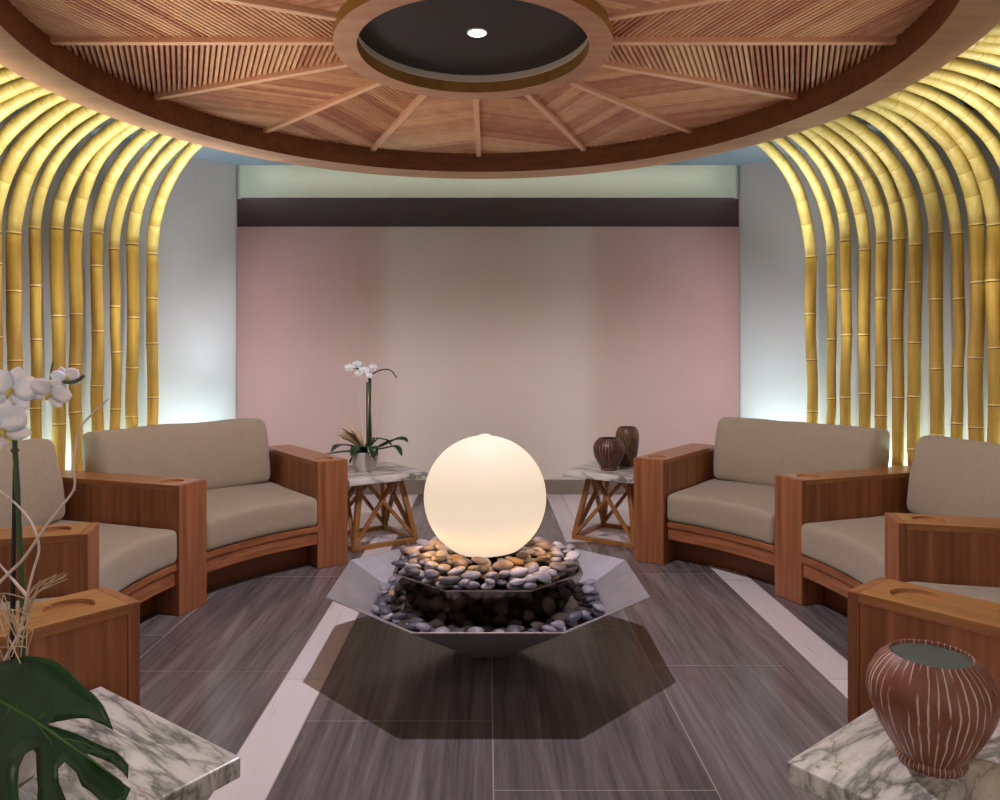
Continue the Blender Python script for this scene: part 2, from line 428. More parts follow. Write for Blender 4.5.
# ================================================================== BAMBOO
def solve(px, r, s):
    lo, hi = 20.0, 95.0
    tgt = abs(px-CX)/F
    for _ in range(40):
        m = (lo+hi)/2; x, y = rim(m, r, 1)
        if x/y < tgt: lo = m
        else: hi = m
    return lo
def pole(th, s, seed, label, grp):
    rn = random.Random(seed); r0 = 2.68; zb = 1.86+rn.uniform(-.04, .06); ztop = 2.478+rn.uniform(-.012, .012)
    rad = rn.uniform(.028, .036)
    rend = 1.80
    while math.hypot(rim(th, rend, s)[0]-CC.x, rim(th, rend, s)[1]-CC.y) < ROUT+.004: rend += .002
    ra, rz_ = r0-1.93+rn.uniform(0, .05), ztop-zb       # quarter ellipse from the upright to the canopy edge
    arcp = []
    for q in range(201):
        a = PI/2*q/200; r_, z_ = r0-ra*(1-cos(a)), zb+rz_*sin(a)
        if r_ < rend: break
        arcp.append((r_, z_))
    if r_ >= rend: arcp.append((rend, z_))
    al = [0]
    for p, q in zip(arcp, arcp[1:]): al.append(al[-1]+math.hypot(p[0]-q[0], p[1]-q[1]))
    def arcat(d):
        for i in range(len(al)-1):
            if al[i+1] >= d or i == len(al)-2:
                t = min(1, (d-al[i])/max(1e-9, al[i+1]-al[i])); return (arcp[i][0]+(arcp[i+1][0]-arcp[i][0])*t, arcp[i][1]+(arcp[i+1][1]-arcp[i][1])*t)
    node = []; z = rn.uniform(.05, .3); L1 = zb; L = L1+al[-1]
    while z < L-.02: node.append(z); z += rn.uniform(.27, .40) if z < L1 else rn.uniform(.13, .2)
    kn = min(range(len(node)), key=lambda q: abs(node[q]-L1)); node[kn] = L1    # the bent piece is joined at a node
    kx = [0]; wob = {}
    def pt(l):
        if l <= L1: r_, z_ = r0, l
        else: r_, z_ = arcat(l-L1)
        lat = .009*noise.noise(Vector((seed*3.7, l*1.6, 0)))*2*min(1, l*1.2)
        dr = .010*noise.noise(Vector((seed*1.7, 9, l*2.2)))*2
        if l > L-.3: lat *= (L-l)/.3; dr *= (L-l)/.3
        x, y = rim(th, r_-abs(dr), s); tx, ty = cos(R(th))*s, -sin(R(th))
        return Vector((x+tx*lat, y+ty*lat, z_))
    ls = []; step = .05; l = 0; tagd = []
    ev = [(0, 'c')]
    prevn = 0
    samples = [(0.0, 1.0, 0)]
    nodes = node+[L]
    for i, nd in enumerate(nodes):
        seg = nd-prevn; m = max(2, int(seg/.06))
        for j in range(1, m):
            t = j/m; q = prevn+seg*t
            if q < prevn+.016 or q > nd-.022: continue
            samples.append((q, .97+.03*abs(2*t-1)**3 if nd < L1 else 1+.018*(j % 2), 0))
        if nd < L:
            samples += [(nd-.016, .985, 0), (nd-.006, 1.045, 1), (nd-.001, .99, 2), (nd+.006, 1.055, 0), (nd+.016, .99, 0)] if nd < L1+.03 else [(nd-.012, .985, 0), (nd-.003, 1.04, 4), (nd+.003, 1.04, 0), (nd+.012, .985, 0)]
        prevn = nd
    samples.append((L, 1.0, 0))
    samples.sort(key=lambda q: q[0])
    bm = bmesh.new()
    tube(bm, [pt(q[0]) for q in samples], [rad*q[1]*(1+.06*(q[0] > L1+.1)-.14*max(0, q[0]-L1)/(L-L1)) for q in samples], 14, True, mi=lambda i: samples[i][2] if samples[i][2] or samples[i][0] < L1 else 3)
    x, y = rim(th, r0, s)
    o = obj('bamboo_pole', bm, [M['bamboo'], M['bamboo_node'], M['bamboo_lip'], M['bamboo_bent'], M['bent_ring']], None, M=None, sm=50)
    # origin at the foot of the pole
    o.data.transform(Matrix.Translation((-x, -y, 0))); o.location = (x, y, 0)
    return tag(o, label, 'bamboo pole', grp)
left_px = [152, 132, 114.5, 97, 76, 58.5, 35, 14]
th = [solve(p, 2.68, -1) for p in left_px]
ordn = ['first', 'second', 'third', 'fourth', 'fifth', 'sixth', 'seventh', 'eighth', 'ninth', 'tenth', 'eleventh']
t = th[-1]
while t < 93: t += 2.55; th.append(t)
for i, t in enumerate(th):
    lab = f'yellow bamboo pole bending over to the canopy, {ordn[i]} from the smooth left column' if i < 8 else f'yellow bamboo pole beyond the left picture edge, only bent top showing, {ordn[i-8]} towards viewer'
    pole(t, -1, 100+i, lab, 'bamboo poles along the left wall' if i < 8 else 'bamboo poles beyond the left picture edge')
right_px = [811, 831, 847, 865, 882, 898, 915.6, 937, 958.5, 978, 995]
th = [solve(p, 2.68, 1) for p in right_px]
t = th[-1]
while t < 95: t += 2.6; th.append(t)
for i, t in enumerate(th):
    lab = f'yellow bamboo pole bending over to the canopy, {ordn[i]} from the smooth right column' if i < 11 else f'yellow bamboo pole beyond the right picture edge, only bent top showing, {ordn[i-11]} towards viewer'
    pole(t, 1, 200+i, lab, 'bamboo poles along the right wall' if i < 11 else 'bamboo poles beyond the right picture edge')

# ================================================================== SOFAS
AW = .185; AL = .89; AH = .60
def rbox(bm, lx, ly, lz, r, fn=None, n=(14, 10, 6), puff=0):
    """rounded box centred on the origin, subdivided; fn maps each point"""
    nx, ny, nz = n; cache = {}
    def V(i, j, k):
        if (i, j, k) in cache: return cache[(i, j, k)]
        def g(a, m, l):
            # denser rows near the rounded ends
            t = 2*a/m-1; t = math.copysign(1-(1-abs(t))**1.6, t); return t*l/2
        p = Vector((g(i, nx, lx), g(j, ny, ly), g(k, nz, lz)))
        core = Vector((max(-lx/2+r, min(lx/2-r, p.x)), max(-ly/2+r, min(ly/2-r, p.y)), max(-lz/2+r, min(lz/2-r, p.z))))
        d = p-core
        if d.length > 1e-6: p = core+d.normalized()*min(r, max(abs(d.x), abs(d.y), abs(d.z)))
        if puff:
            u, v, w_ = 2*p.x/lx, 2*p.y/ly, 2*p.z/lz
            p = Vector((p.x*(1+puff*.3*(1-v*v)*(1-w_*w_)), p.y*(1+puff*(1-u*u)*(1-w_*w_)), p.z*(1+puff*(1-u*u)*(1-v*v))))
        if fn: p = fn(p)
        cache[(i, j, k)] = bm.verts.new(p); return cache[(i, j, k)]
    for i in range(nx):
        for j in range(ny):
            for k in (0, nz): bm.faces.new((V(i, j, k), V(i+1, j, k), V(i+1, j+1, k), V(i, j+1, k)))
    for i in range(nx):
        for k in range(nz):
            for j in (0, ny): bm.faces.new((V(i, j, k), V(i+1, j, k), V(i+1, j, k+1), V(i, j, k+1)))
    for j in range(ny):
        for k in range(nz):
            for i in (0, nx): bm.faces.new((V(i, j, k), V(i, j+1, k), V(i, j+1, k+1), V(i, j, k+1)))
def arm_top(bm, L, Wd, z0, z1, hc, hr, dep):
    """board x 0..L, y +-Wd/2 with a round recess centred at x = hc"""
    h = Wd/2; N = 40
    def sq(a):
        c, s_ = cos(a), sin(a); m = max(abs(c), abs(s_)); return (hc+h*c/m, h*s_/m)
    angs = sorted(set([2*PI*k/N for k in range(N)]))
    o = [bm.verts.new((*sq(a), z1)) for a in angs]; ci = [bm.verts.new((hc+hr*cos(a), hr*sin(a), z1)) for a in angs]
    cb = [bm.verts.new((hc+hr*.97*cos(a), hr*.97*sin(a), z1-dep)) for a in angs]
    for k in range(N):
        k2 = (k+1) % N
        bm.faces.new((o[k], o[k2], ci[k2], ci[k])); bm.faces.new((ci[k], ci[k2], cb[k2], cb[k]))
    bm.faces.new(cb)
    def q(*p): bm.faces.new([bm.verts.new(v) for v in p])
    q((0, -h, z1), (hc-h, -h, z1), (hc-h, h, z1), (0, h, z1)); q((hc+h, -h, z1), (L, -h, z1), (L, h, z1), (hc+h, h, z1))
    q((0, -h, z0), (0, -h, z1), (0, h, z1), (0, h, z0)); q((L, -h, z0), (L, h, z0), (L, h, z1), (L, -h, z1))
    for y in (-h, h):
        xs = sorted([0, hc-h, hc+h, L]+[v.co.x for v in o if abs(v.co.y-y) < 1e-6 and hc-h+1e-5 < v.co.x < hc+h-1e-5])
        for a, b in zip(xs, xs[1:]): q((a, y, z0), (b, y, z0), (b, y, z1), (a, y, z1))
    q((0, -h, z0), (0, h, z0), (L, h, z0), (L, -h, z0))
    bmesh.ops.remove_doubles(bm, verts=bm.verts, dist=.0002)
def sofa(s, c, r0, label, arms):
    loc = (c[0]+s*1.9, c[1], 0)
    root = thing('curved_sofa', label, 'sofa', loc)
    P = lambda th_, r_, z: Vector((c[0]+s*r_*sin(R(th_)), c[1]+r_*cos(R(th_)), z))
    for th_, ra_ in arms:
        p = P(th_, ra_, 0); dx, dy = s*sin(R(th_)), cos(R(th_)); az = math.atan2(dy, dx)
        Mx = Matrix.Translation(p) @ Matrix.Rotation(az, 4, 'Z')
        bm = bmesh.new(); box(bm, .028, AL-.01, -AW/2+.005, AW/2-.005, 0.001, AH-.025); arm = obj('arm', bm, M['wood_z'], root, M=Mx, bevel=.002)
        bm = bmesh.new(); box(bm, 0, .0278, -AW/2, AW/2, 0.001, AH); obj('front_post', bm, M['wood_z'], arm, M=Mx, bevel=.003)
        bm = bmesh.new(); arm_top(bm, AL-.028, AW, AH-.0245, AH, .098, .056, .009); obj('armrest_top', bm, M['wood_top'], arm, M=Mx @ Matrix.Translation((.028, 0, 0)))
    for k in range(3):
        ta, tb = arms[k][0], arms[k+1][0]
        def arc(r_in, r_out, z0, z1, n=20, pad=0.0):
            bm = bmesh.new(); prev = None
            # keep clear of the arms (which have parallel sides)
            rows = []
            for i in range(n+1):
                t_ = i/n; row = []
                for r_ in (r_in, r_out):
                    g = math.degrees((AW/2+pad)/r_); row.append((r_, ta+g+(tb-ta-2*g)*t_))
                rows.append([bm.verts.new(P(a_, r_, z)) for (r_, a_) in row for z in (z0, z1)])
            for a_, b_ in zip(rows, rows[1:]):
                bm.faces.new((a_[0], b_[0], b_[1], a_[1])); bm.faces.new((a_[2], a_[3], b_[3], b_[2]))
                bm.faces.new((a_[1], b_[1], b_[3], a_[3])); bm.faces.new((a_[0], a_[2], b_[2], b_[0]))
            for r_ in (rows[0], rows[-1]): bm.faces.new((r_[0], r_[1], r_[3], r_[2]))
            return bm
        tm = (ta+tb)/2; pm = P(tm, r0+.3, 0); az = math.atan2(cos(R(tm)), s*sin(R(tm)))+PI/2
        Mr = Matrix.Translation(pm) @ Matrix.Rotation(az, 4, 'Z'); Mi = Mr.inverted()
        def put(nm, bm, mt, par=root, **kw): bm.transform(Mi); return obj(nm, bm, mt, par, M=Mr, **kw)
        rl = put('seat_rail', arc(r0+.035, r0+.07, .138, .208), M['wood_rail'], bevel=.003)
        put('rail_lip', arc(r0+.025, r0+.075, .2085, .243), M['wood_rail'], rl, bevel=.003)
        put('plinth', arc(r0+.17, r0+.19, 0.001, .136), M['wood_plinth'])
        put('seat_deck', arc(r0+.076, r0+.80, .20, .243), M['wood_plinth'])
        put('backrest_panel', arc(r0+.81, r0+.845, 0.001, .575), M['wood_x'])
        # seat cushion
        ri, ro = r0+.010, r0+.74; half = (tb-ta)/2
        def seatmap(p, seed=k*3+s):
            u = p.x*2; v = p.y+.5; r_ = ri+(ro-ri)*v
            g = math.degrees((AW/2+.001)/r_); a_ = tm+(half-g)*u
            z = .322+p.z*1.0
            if p.z > .03: z += .014*(1-u*u)+.004*noise.noise(Vector((u*3, v*3, seed)))
            q = P(a_, r_, z); return q
        bm = bmesh.new()
        def sm_(p): return seatmap(Vector((p.x/1.0, p.y/.72, p.z)))
        # rounded box in metres, x normalised to the arc
        Wm = (2*half)*PI/180*(r0+.3)-AW
        rbox(bm, Wm, ro-ri, .156, .030, lambda p: seatmap(Vector((p.x/Wm, p.y/(ro-ri), p.z))), n=(24, 16, 8))
        put('seat_cushion', bm, M['linen'], sm=60)
        # back cushion, leaning back
        rb_ = r0+.75; Wb = (2*half)*PI/180*rb_-AW-.02; H = .375
        def backmap(p, seed=k*5+s*2+7):
            u = 2*p.x/Wb; hz = p.z+H/2; zz = .412+hz
            th2 = p.y*(1-.25*abs(2*hz/H-1)**2); lean = hz*.20-.012*(1-u*u)
            r_ = rb_+th2+lean-.055
            zz += (.016*u*u+.010*noise.noise(Vector((u*2.2, seed, 0)))-.004)*(hz/H) 
            w_ = .007*noise.noise(Vector((u*5, hz*9, seed)))+.004*noise.noise(Vector((u*14, hz*10, seed)))
            r_ += w_
            ga, gb = math.degrees((AW/2+.048)/r_), math.degrees((AW/2+.006)/r_); uu = (u*(1-.015*(hz/H))+1)/2
            return P(ta+ga+(tb-ta-ga-gb)*uu, r_, zz)
        bm = bmesh.new(); rbox(bm, Wb, .17, H, .038, backmap, n=(44, 8, 16), puff=.10)
        put('back_cushion', bm, M['linen'], sm=70)
    return root
sofa(-1, (0.0, 3.0), 1.46, 'curved reddish wood sofa of three taupe cushioned seats along the left wall', [(36.3, 1.485), (70.8, 1.468), (107.3, 1.435), (141.0, 1.462)])
sofa(1, (.05, 3.1), 1.485, 'curved reddish wood sofa of three taupe cushioned seats along the right wall', [(36.8, 1.46), (69.8, 1.51), (104.3, 1.485), (140.9, 1.487)])

# ================================================================== SIDE TABLES
def side_table(c, rz, label, size=.55, base=.45, top=.31, H=.45, th=.040):
    root = thing('side_table', label, 'side table', (c[0], c[1], 0), 'marble topped side tables' if 0 else None, rz)
    Mx = W[root.name]
    bm = bmesh.new(); box(bm, -size/2, size/2, -size/2, size/2, H-th, H); obj('marble_top', bm, M['marble'], root, M=Mx, bevel=.004)
    zt = H-th-.012; b, t_ = base/2-.012, top/2-.012; w_ = .032
    B = [Vector((x*b, y*b, .013)) for x, y in ((-1, -1), (1, -1), (1, 1), (-1, 1))]
    T = [Vector((x*t_, y*t_, zt)) for x, y in ((-1, -1), (1, -1), (1, 1), (-1, 1))]
    bm = bmesh.new()
    for k in range(4): bar(bm, B[k], B[(k+1) % 4], w_, .025, ext=.011)
    obj('base_frame', bm, M['table_wood'], root, M=Mx, bevel=.002)
    bm = bmesh.new()
    for k in range(4): bar(bm, T[k], T[(k+1) % 4], .03, .0235, ext=.013)
    obj('top_frame', bm, M['table_wood'], root, M=Mx, bevel=.002)
    for k in range(4):
        bm = bmesh.new(); bar(bm, B[k]+Vector((0, 0, .01)), T[k]-Vector((0, 0, .008)), w_, w_, up=(0, 1, 0.3)); obj('leg', bm, M['table_wood'], root, M=Mx, bevel=.002)
    for k in range(4):
        m = (k+1) % 4; ta_ = T[k].lerp(T[m], .82)-Vector((0, 0, .008)); tb_ = T[k].lerp(T[m], .18)-Vector((0, 0, .008)); up = (T[k]+T[m])/2; up.z = 0
        bm = bmesh.new(); bar(bm, B[k]+Vector((0, 0, .012)), ta_, .021, .027, up=up); obj('diagonal_strut', bm, M['table_wood'], root, M=Mx, bevel=.002)
        bm = bmesh.new(); bar(bm, B[m]+Vector((0, 0, .012)), tb_, .021, .026, up=up); obj('diagonal_strut', bm, M['table_wood'], root, M=Mx, bevel=.002)
    return root
side_table((-.765, 4.82), R(35), 'marble topped side table with crossed wooden legs carrying the far orchid pot')
side_table((.862, 4.89), R(-35), 'marble topped side table with crossed wooden legs carrying two dark vases')
side_table((-.839, 1.357), R(-35.4), 'marble topped side table in the left foreground under the large green leaf', size=.525, H=.43)
side_table((1.007-.56*.5*(.788)+.28*.616, 1.748-.28*.616-.28*.788), R(38), 'marble topped side table in the right foreground under the red vase', size=.56, H=.43)

# ================================================================== FOUNTAIN
FC = (0.0, 3.0)
ft = thing('water_fountain', 'two tier octagonal steel fountain bowl with pebbles in the middle of the floor', 'fountain', (FC[0], FC[1], 0))
def octo(bm, prof): lathe(bm, [(hw/cos(PI/8) if hw > 0 else 0, z) for hw, z in prof], 8, (FC[0], FC[1], 0), phase=PI/8)
bm = bmesh.new(); octo(bm, [(0, .035), (.13, .035), (.598, .300), (.603, .300), (.603, .297), (.135, .027), (0, .027)])
obj('lower_bowl', bm, M['steel'], ft)
bm = bmesh.new(); octo(bm, [(0, .325), (.340, .325), (.352, .363), (.366, .363), (.366, .357), (.275, .17), (.24, .11), (0, .11)])
obj('upper_bowl', bm, M['steel_dark'], ft)
bm = bmesh.new(); lathe(bm, [(0, 0.001), (.072, .001), (.075, .006), (.070, .012), (.055, .026), (0, .0265)], 48, (FC[0], FC[1], 0)); obj('foot', bm, M['steel'], ft, sm=40)
bm = bmesh.new(); octo(bm, [(0, .1975), (.405, .1975), (.41, .198), (0, .198)]); obj('water', bm, M['water'], ft)
bm = bmesh.new(); lathe(bm, [(.07, .326), (.105, .326), (.13, .42), (.125, .42), (.07, .35)], 32, (FC[0], FC[1], 0), closed=True); obj('globe_cradle', bm, M['steel_dark'], ft, sm=40)
gl = thing('globe_lamp', 'large glowing milky white globe lamp resting on the pebbles of the fountain', 'globe lamp', (-.012, 3.0, .38))
bm = bmesh.new(); bmesh.ops.create_uvsphere(bm, u_segments=64, v_segments=40, radius=.2475); bmesh.ops.translate(bm, verts=bm.verts, vec=(-.012, 3.0, .626))
obj('globe', bm, M['globe'], gl, sm=80)
bm = bmesh.new(); lathe(bm, [(.03, .868), (.026, .874), (.016, .879), (0, .881)], 24, (-.012, 3.0, 0)); obj('water_spout', bm, M['globe'], gl, sm=80)
# pebbles: five stones, copied
def pebble_mesh(i):
    bm = bmesh.new(); bmesh.ops.create_icosphere(bm, subdivisions=3, radius=1)
    for v in bm.verts:
        p = v.co.copy(); v.co = Vector((p.x, p.y*.76, p.z*.50))*(1+.16*noise.noise(p*1.1+Vector((i*7, 0, 0))))
    me = bpy.data.meshes.new('pebble'); bm.to_mesh(me); bm.free(); smooth(me, 80); return me
protos = []
for i, (n_, c_) in enumerate(PEB):
    for v_ in range(2):
        me = pebble_mesh(i*2+v_); me.materials.append(M['peb_'+n_]); protos.append((n_, me))
def pack(rn, n, rmin, hw, sizes, gap=.86):
    out = []; tries = 0
    while len(out) < n and tries < 60000:
        tries += 1; r_ = sizes[0]+(sizes[1]-sizes[0])*rn.random(); x, y = rn.uniform(-hw, hw), rn.uniform(-hw, hw)
        if math.hypot(x, y) < rmin+r_*.5: continue
        if max(abs(x*cos(k*PI/4)+y*sin(k*PI/4)) for k in range(4)) > hw-r_*.75: continue
        if all(math.hypot(x-a, y-b) > (r_+c_)*gap for a, b, c_ in out): out.append((x, y, r_))
    return out
first = {}
def peb(x, y, z, r_, rn, where, grp, weights):
    n_, me = rn.choices(protos, weights)[0]
    src = first.get(me.name)
    if src is None:
        o = bpy.data.objects.new('pebble', me); first[me.name] = o
    else: o = src.copy()
    COL.objects.link(o)
    o.location = (FC[0]+x, FC[1]+y, z); o.scale = (r_*1.08, r_*1.08, r_*rn.uniform(.75, 1.0))
    o.rotation_euler = (rn.uniform(-.3, .3), rn.uniform(-.3, .3), rn.uniform(0, 2*PI))
    tag(o, f'smooth {n_.replace("_", " ")} river pebble {where}', 'pebble', grp+', '+n_.replace('_', ' '))
rn = random.Random(5)
wt = [5, 5, 3.4, 3.4, 1.8, 1.8, .9, .9, 1.2, 1.2]
top = lambda r_: .366+.034*max(0, min(1, (.34-r_)/.18))
for x, y, r_ in pack(rn, 120, .12, .362, (.023, .036), .80): peb(x, y, top(math.hypot(x, y)), r_, rn, 'heaped round the globe in the upper bowl', 'pebbles in the upper bowl', wt)
for x, y, r_ in pack(rn, 80, .155, .372, (.023, .038), .92): peb(x, y, top(math.hypot(x, y))+.020, r_, rn, 'heaped round the globe in the upper bowl', 'pebbles in the upper bowl', wt)
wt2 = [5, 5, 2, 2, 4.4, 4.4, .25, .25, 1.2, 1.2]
bed = lambda x, y: .035+(max(.13, max(abs(x*cos(q*PI/4)+y*sin(q*PI/4)) for q in range(4)))-.13)*.566
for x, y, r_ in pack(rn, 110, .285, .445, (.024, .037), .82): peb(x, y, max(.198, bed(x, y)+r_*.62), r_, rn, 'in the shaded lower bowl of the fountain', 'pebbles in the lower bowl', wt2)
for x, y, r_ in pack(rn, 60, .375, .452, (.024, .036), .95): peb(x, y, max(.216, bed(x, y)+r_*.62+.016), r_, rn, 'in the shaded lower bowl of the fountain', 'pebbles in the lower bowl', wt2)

# ================================================================== VASES
def vase_mat(name, body, streak, count, width, cover=.42):
    """incised streaks running down the pot: lines at even angles, wavering and broken"""
    t = NT(name)
    def mth(op, a, b=None, c=None):
        m = t.n.new('ShaderNodeMath'); m.operation = op
        for i, q in enumerate((a, b, c)):
            if q is None: continue
            if isinstance(q, (int, float)): m.inputs[i].default_value = q
            else: t.t.links.new(q, m.inputs[i])
        return m.outputs[0]
    sep = t.n.new('ShaderNodeSeparateXYZ'); t.t.links.new(t.tc.outputs['Object'], sep.inputs[0])
    ang = mth('ARCTAN2', sep.outputs[1], sep.outputs[0])
    wob = t.noise(t.coord((9, 9, 9)), 1.0, 3, .6)
    ph = mth('MULTIPLY_ADD', wob, 8.5, mth('MULTIPLY', ang, float(count)))
    line = mth('SINE', ph)
    comb = t.n.new('ShaderNodeCombineXYZ'); t.t.links.new(mth('MULTIPLY', ang, count/3.5), comb.inputs[0]); t.t.links.new(mth('MULTIPLY', sep.outputs[2], 14), comb.inputs[1])
    brk = t.noise(comb.outputs[0], 1.0, 2)
    lm = t.ramp(line, [(1-width, (0, 0, 0, 1)), (min(.999, 1-width*.45), (1, 1, 1, 1))]); bk = t.ramp(brk, [(cover-.05, (0, 0, 0, 1)), (cover+.06, (1, 1, 1, 1))])
    mask = t.mix(1.0, lm, bk, 'MULTIPLY')
    base = t.ramp(t.noise(t.coord(), 22, 4), [(.3, tuple(x*.7 for x in body[:3])+(1,)), (.7, body)])
    t.col(t.mix(mask, base, streak)); t.set(rough=.42); t.bump(mask, .4, .003); return t.m
def vase(name, label, loc, prof, mat, inner, grp=None):
    bm = bmesh.new(); outer = [(r_, z) for r_, z in prof]
    lathe(bm, [(0, 0)]+outer+[(prof[-1][0]-.002, prof[-1][1]+.002), (prof[-1][0]-.0045, prof[-1][1]+.001), (prof[-1][0]-.005, prof[-1][1]-.006)], 64, fn=lambda a, t: 1+.008*sin(a*17)+.006*sin(a*29+1))
    root = thing(name, label, 'vase', loc, grp); body = obj('body', bm, mat, root, M=W[root.name], sm=50)
    rt, zt = prof[-1]
    ip = [(max(.004, r_-.007), z+.004) for r_, z in prof[::-1] if z < zt-.001]
    bm = bmesh.new(); lathe(bm, [(rt-.0045, zt-.003)]+ip+[(0, ip[-1][1])], 64)
    obj('inner_glaze', bm, inner, root, M=W[root.name], sm=60)
def prof_urn(H, rf, rm, ro, hm=.62):
    pts = [(rf*1.0, 0), (rf*1.05, .006*H/.2), (rf*1.05, .011*H/.2), (rf*.98, .016*H/.2)]
    z0 = .016*H/.2
    for k in range(1, 15):
        t = k/14
        if t < hm: q = t/hm; r_ = rf+(rm-rf)*sin(q*PI/2)**.95
        else: q = (t-hm)/(1-hm); r_ = ro+(rm-ro)*cos(q*PI/2)**.8
        pts.append((r_, z0+(H-z0)*t))
    return pts
M['vase_red'] = vase_mat('red_brown_streaked_glaze', lin((140, 82, 62)), lin((206, 184, 170)), 42, .28, .45)
M['vase_dark'] = vase_mat('dark_brown_combed_glaze', lin((78, 44, 34)), lin((150, 116, 92)), 30, .35)
M['vase_olive'] = vase_mat('olive_brown_combed_glaze', lin((84, 56, 36)), lin((140, 112, 66)), 30, .35)
M['glaze'] = plain('grey_green_glaze', lin((205, 212, 204)), .4, var=.05)
M['dark_glaze'] = plain('dark_inner_glaze', lin((60, 48, 42)), .5)
vase('streaked_vase', 'red brown vase with white vertical streaks on the near right marble table', (.838, 1.40, .431), prof_urn(.203, .057, .109, .073, .66), M['vase_red'], M['glaze'])
vase('combed_vase', 'squat dark brown combed vase on the far table, in front of the taller vase', (.79, 4.83, .451), prof_urn(.206, .052, .102, .066, .66), M['vase_dark'], M['dark_glaze'])
tv = [(.052, 0), (.055, .01), (.060, .04), (.068, .09), (.075, .14), (.0785, .18), (.077, .215), (.070, .24), (.060, .256), (.055, .26)]
vase('tall_combed_vase', 'taller olive brown combed vase standing behind the squat one on the far table', (.945, 5.02, .451), tv, M['vase_olive'], M['dark_glaze'])

# ================================================================== PLANTS
def petal(bm, c, u, v, n, L, Wd, cup=.15, base=.08):
    """rounded petal from c along u, width along v, n = facing"""
    rows = []; N = 8
    for i in range(N+1):
        t = i/N; w_ = Wd/2*(base/1*(1-t)+sin(PI*min(1, t*.93+.05))**.75) if i < N else .001
        rows.append([bm.verts.new(c+u*(L*t)+v*(w_*q)+n*(cup*L*(t*t-.3*q*q*1.0)-.0)) for q in (-1, -.5, 0, .5, 1)])
    for a, b in zip(rows, rows[1:]):
        for k in range(4): bm.faces.new((a[k], a[k+1], b[k+1], b[k]))
def thick(o, t): m = o.modifiers.new('thickness', 'SOLIDIFY'); m.thickness = t; m.offset = 0
def flower(parent, c, face, size, roll=0):
    n = Vector(face).normalized(); up = Vector((0, 0, 1)); v = up.cross(n).normalized(); u = n.cross(v).normalized()
    def dirs(a): a = R(a)+roll; return (u*cos(a)+v*sin(a)), (v*cos(a)-u*sin(a))
    bm = bmesh.new()
    for a, L, Wd in ((0, .5, .34), (128, .5, .33), (-128, .5, .33)): d, e = dirs(a); petal(bm, c-n*.002, d, e, n, size*L, size*Wd)
    for a in (68, -68): d, e = dirs(a); petal(bm, c+n*.002, d, e, n, size*.56, size*.54, .05, .02)
    f = obj('flower', bm, M['petal'], parent, sm=80, recalc=False); thick(f, .0012)
    bm = bmesh.new(); d, e = dirs(180)
    tube(bm, smoothpath([c, c+n*size*.10+d*size*.04, c+n*size*.14+d*size*.12, c+n*size*.08+d*size*.2], 4), [size*q for q in (.035, .05, .06, .065, .06, .05, .045, .04, .035, .03, .02, .015, .008)], 8)
    obj('flower_lip', bm, M['lip'], f, sm=60)
def leafblade(bm, path, wid, fold=.2):
    pts = smoothpath(path, 5); N = len(pts); rows = []
    for i, p in enumerate(pts):
        t = i/(N-1); tg = (pts[min(i+1, N-1)]-pts[max(i-1, 0)]).normalized(); sd = tg.cross(Vector((0, 0, 1))).normalized(); up = sd.cross(tg)
        w_ = wid/2*max(.03, sin(PI*(.08+.92*t))**.6 if t < .999 else .03)
        rows.append([bm.verts.new(p+sd*w_*q+up*abs(q)*w_*fold) for q in (-1, -.5, 0, .5, 1)])
    for a, b in zip(rows, rows[1:]):
        for k in range(4): bm.faces.new((a[k], a[k+1], b[k+1], b[k]))
def pot(parent, loc, H, rt, rb):
    bm = bmesh.new(); lathe(bm, [(0, 0), (rb, 0), (rb*1.12, H*.12), (rt*.93, H*.5), (rt, H*.85), (rt*.98, H), (rt*.93, H), (rt*.93, H*.86), (0, H*.86)], 48, loc)
    obj('pot', bm, M['white_pot'], parent, sm=40)
    bm = bmesh.new(); lathe(bm, [(rt*.92, H*.865), (rt*.7, H*.95), (rt*.3, H*1.02), (0, H*1.03)], 24, loc, fn=lambda a, t: 1+.04*sin(a*7)); obj('moss', bm, M['moss'], parent, sm=70)
# --- far orchid
oc = Vector((-.80, 4.80, .451))
oz = thing('potted_orchid', 'white orchid in a small white bowl on the far left marble table', 'potted plant', oc)
pot(oz, oc, .125, .088, .064)
D = 4.80
b0 = oc+Vector((0, 0, .12))
for i, (x0, pth) in enumerate(((0, [(368, 440), (369, 410), (370, 384), (362, 371), (352, 367)]), (1, [(371, 440), (370, 405), (369, 380), (378, 371), (390, 370), (397, 378)]))):
    bm = bmesh.new(); tube(bm, smoothpath([b0+Vector((.01*i, 0, 0))]+[at(a, b, D) for a, b in pth], 5), .0045, 6); obj('flower_stem', bm, M['stem'], oz, sm=60)
bm = bmesh.new(); tube(bm, [b0+Vector((.03, 0, -.02)), at(370.5, 378, D+.01)], .006, 6); obj('stake', bm, M['stake'], oz)
bm = bmesh.new(); tube(bm, [b0+Vector((.012, .02, -.02)), at(367, 382, D+.02)], .005, 6); obj('stake', bm, M['stake'], oz)
for a, b, s_ in ((349, 368, .06), (357, 365, .062), (364, 371, .065), (358, 374, .045), (373, 368, .06), (369, 376, .045)):
    flower(oz, at(a, b, D-.03), (random.Random(a).uniform(-.4, .4), -1, .1), s_)
bm = bmesh.new(); leafblade(bm, [b0, at(345, 452, D-.1), at(322, 455, D-.2)], .055); f = obj('leaf', bm, M['leaf'], oz, sm=80, recalc=False); thick(f, .003)
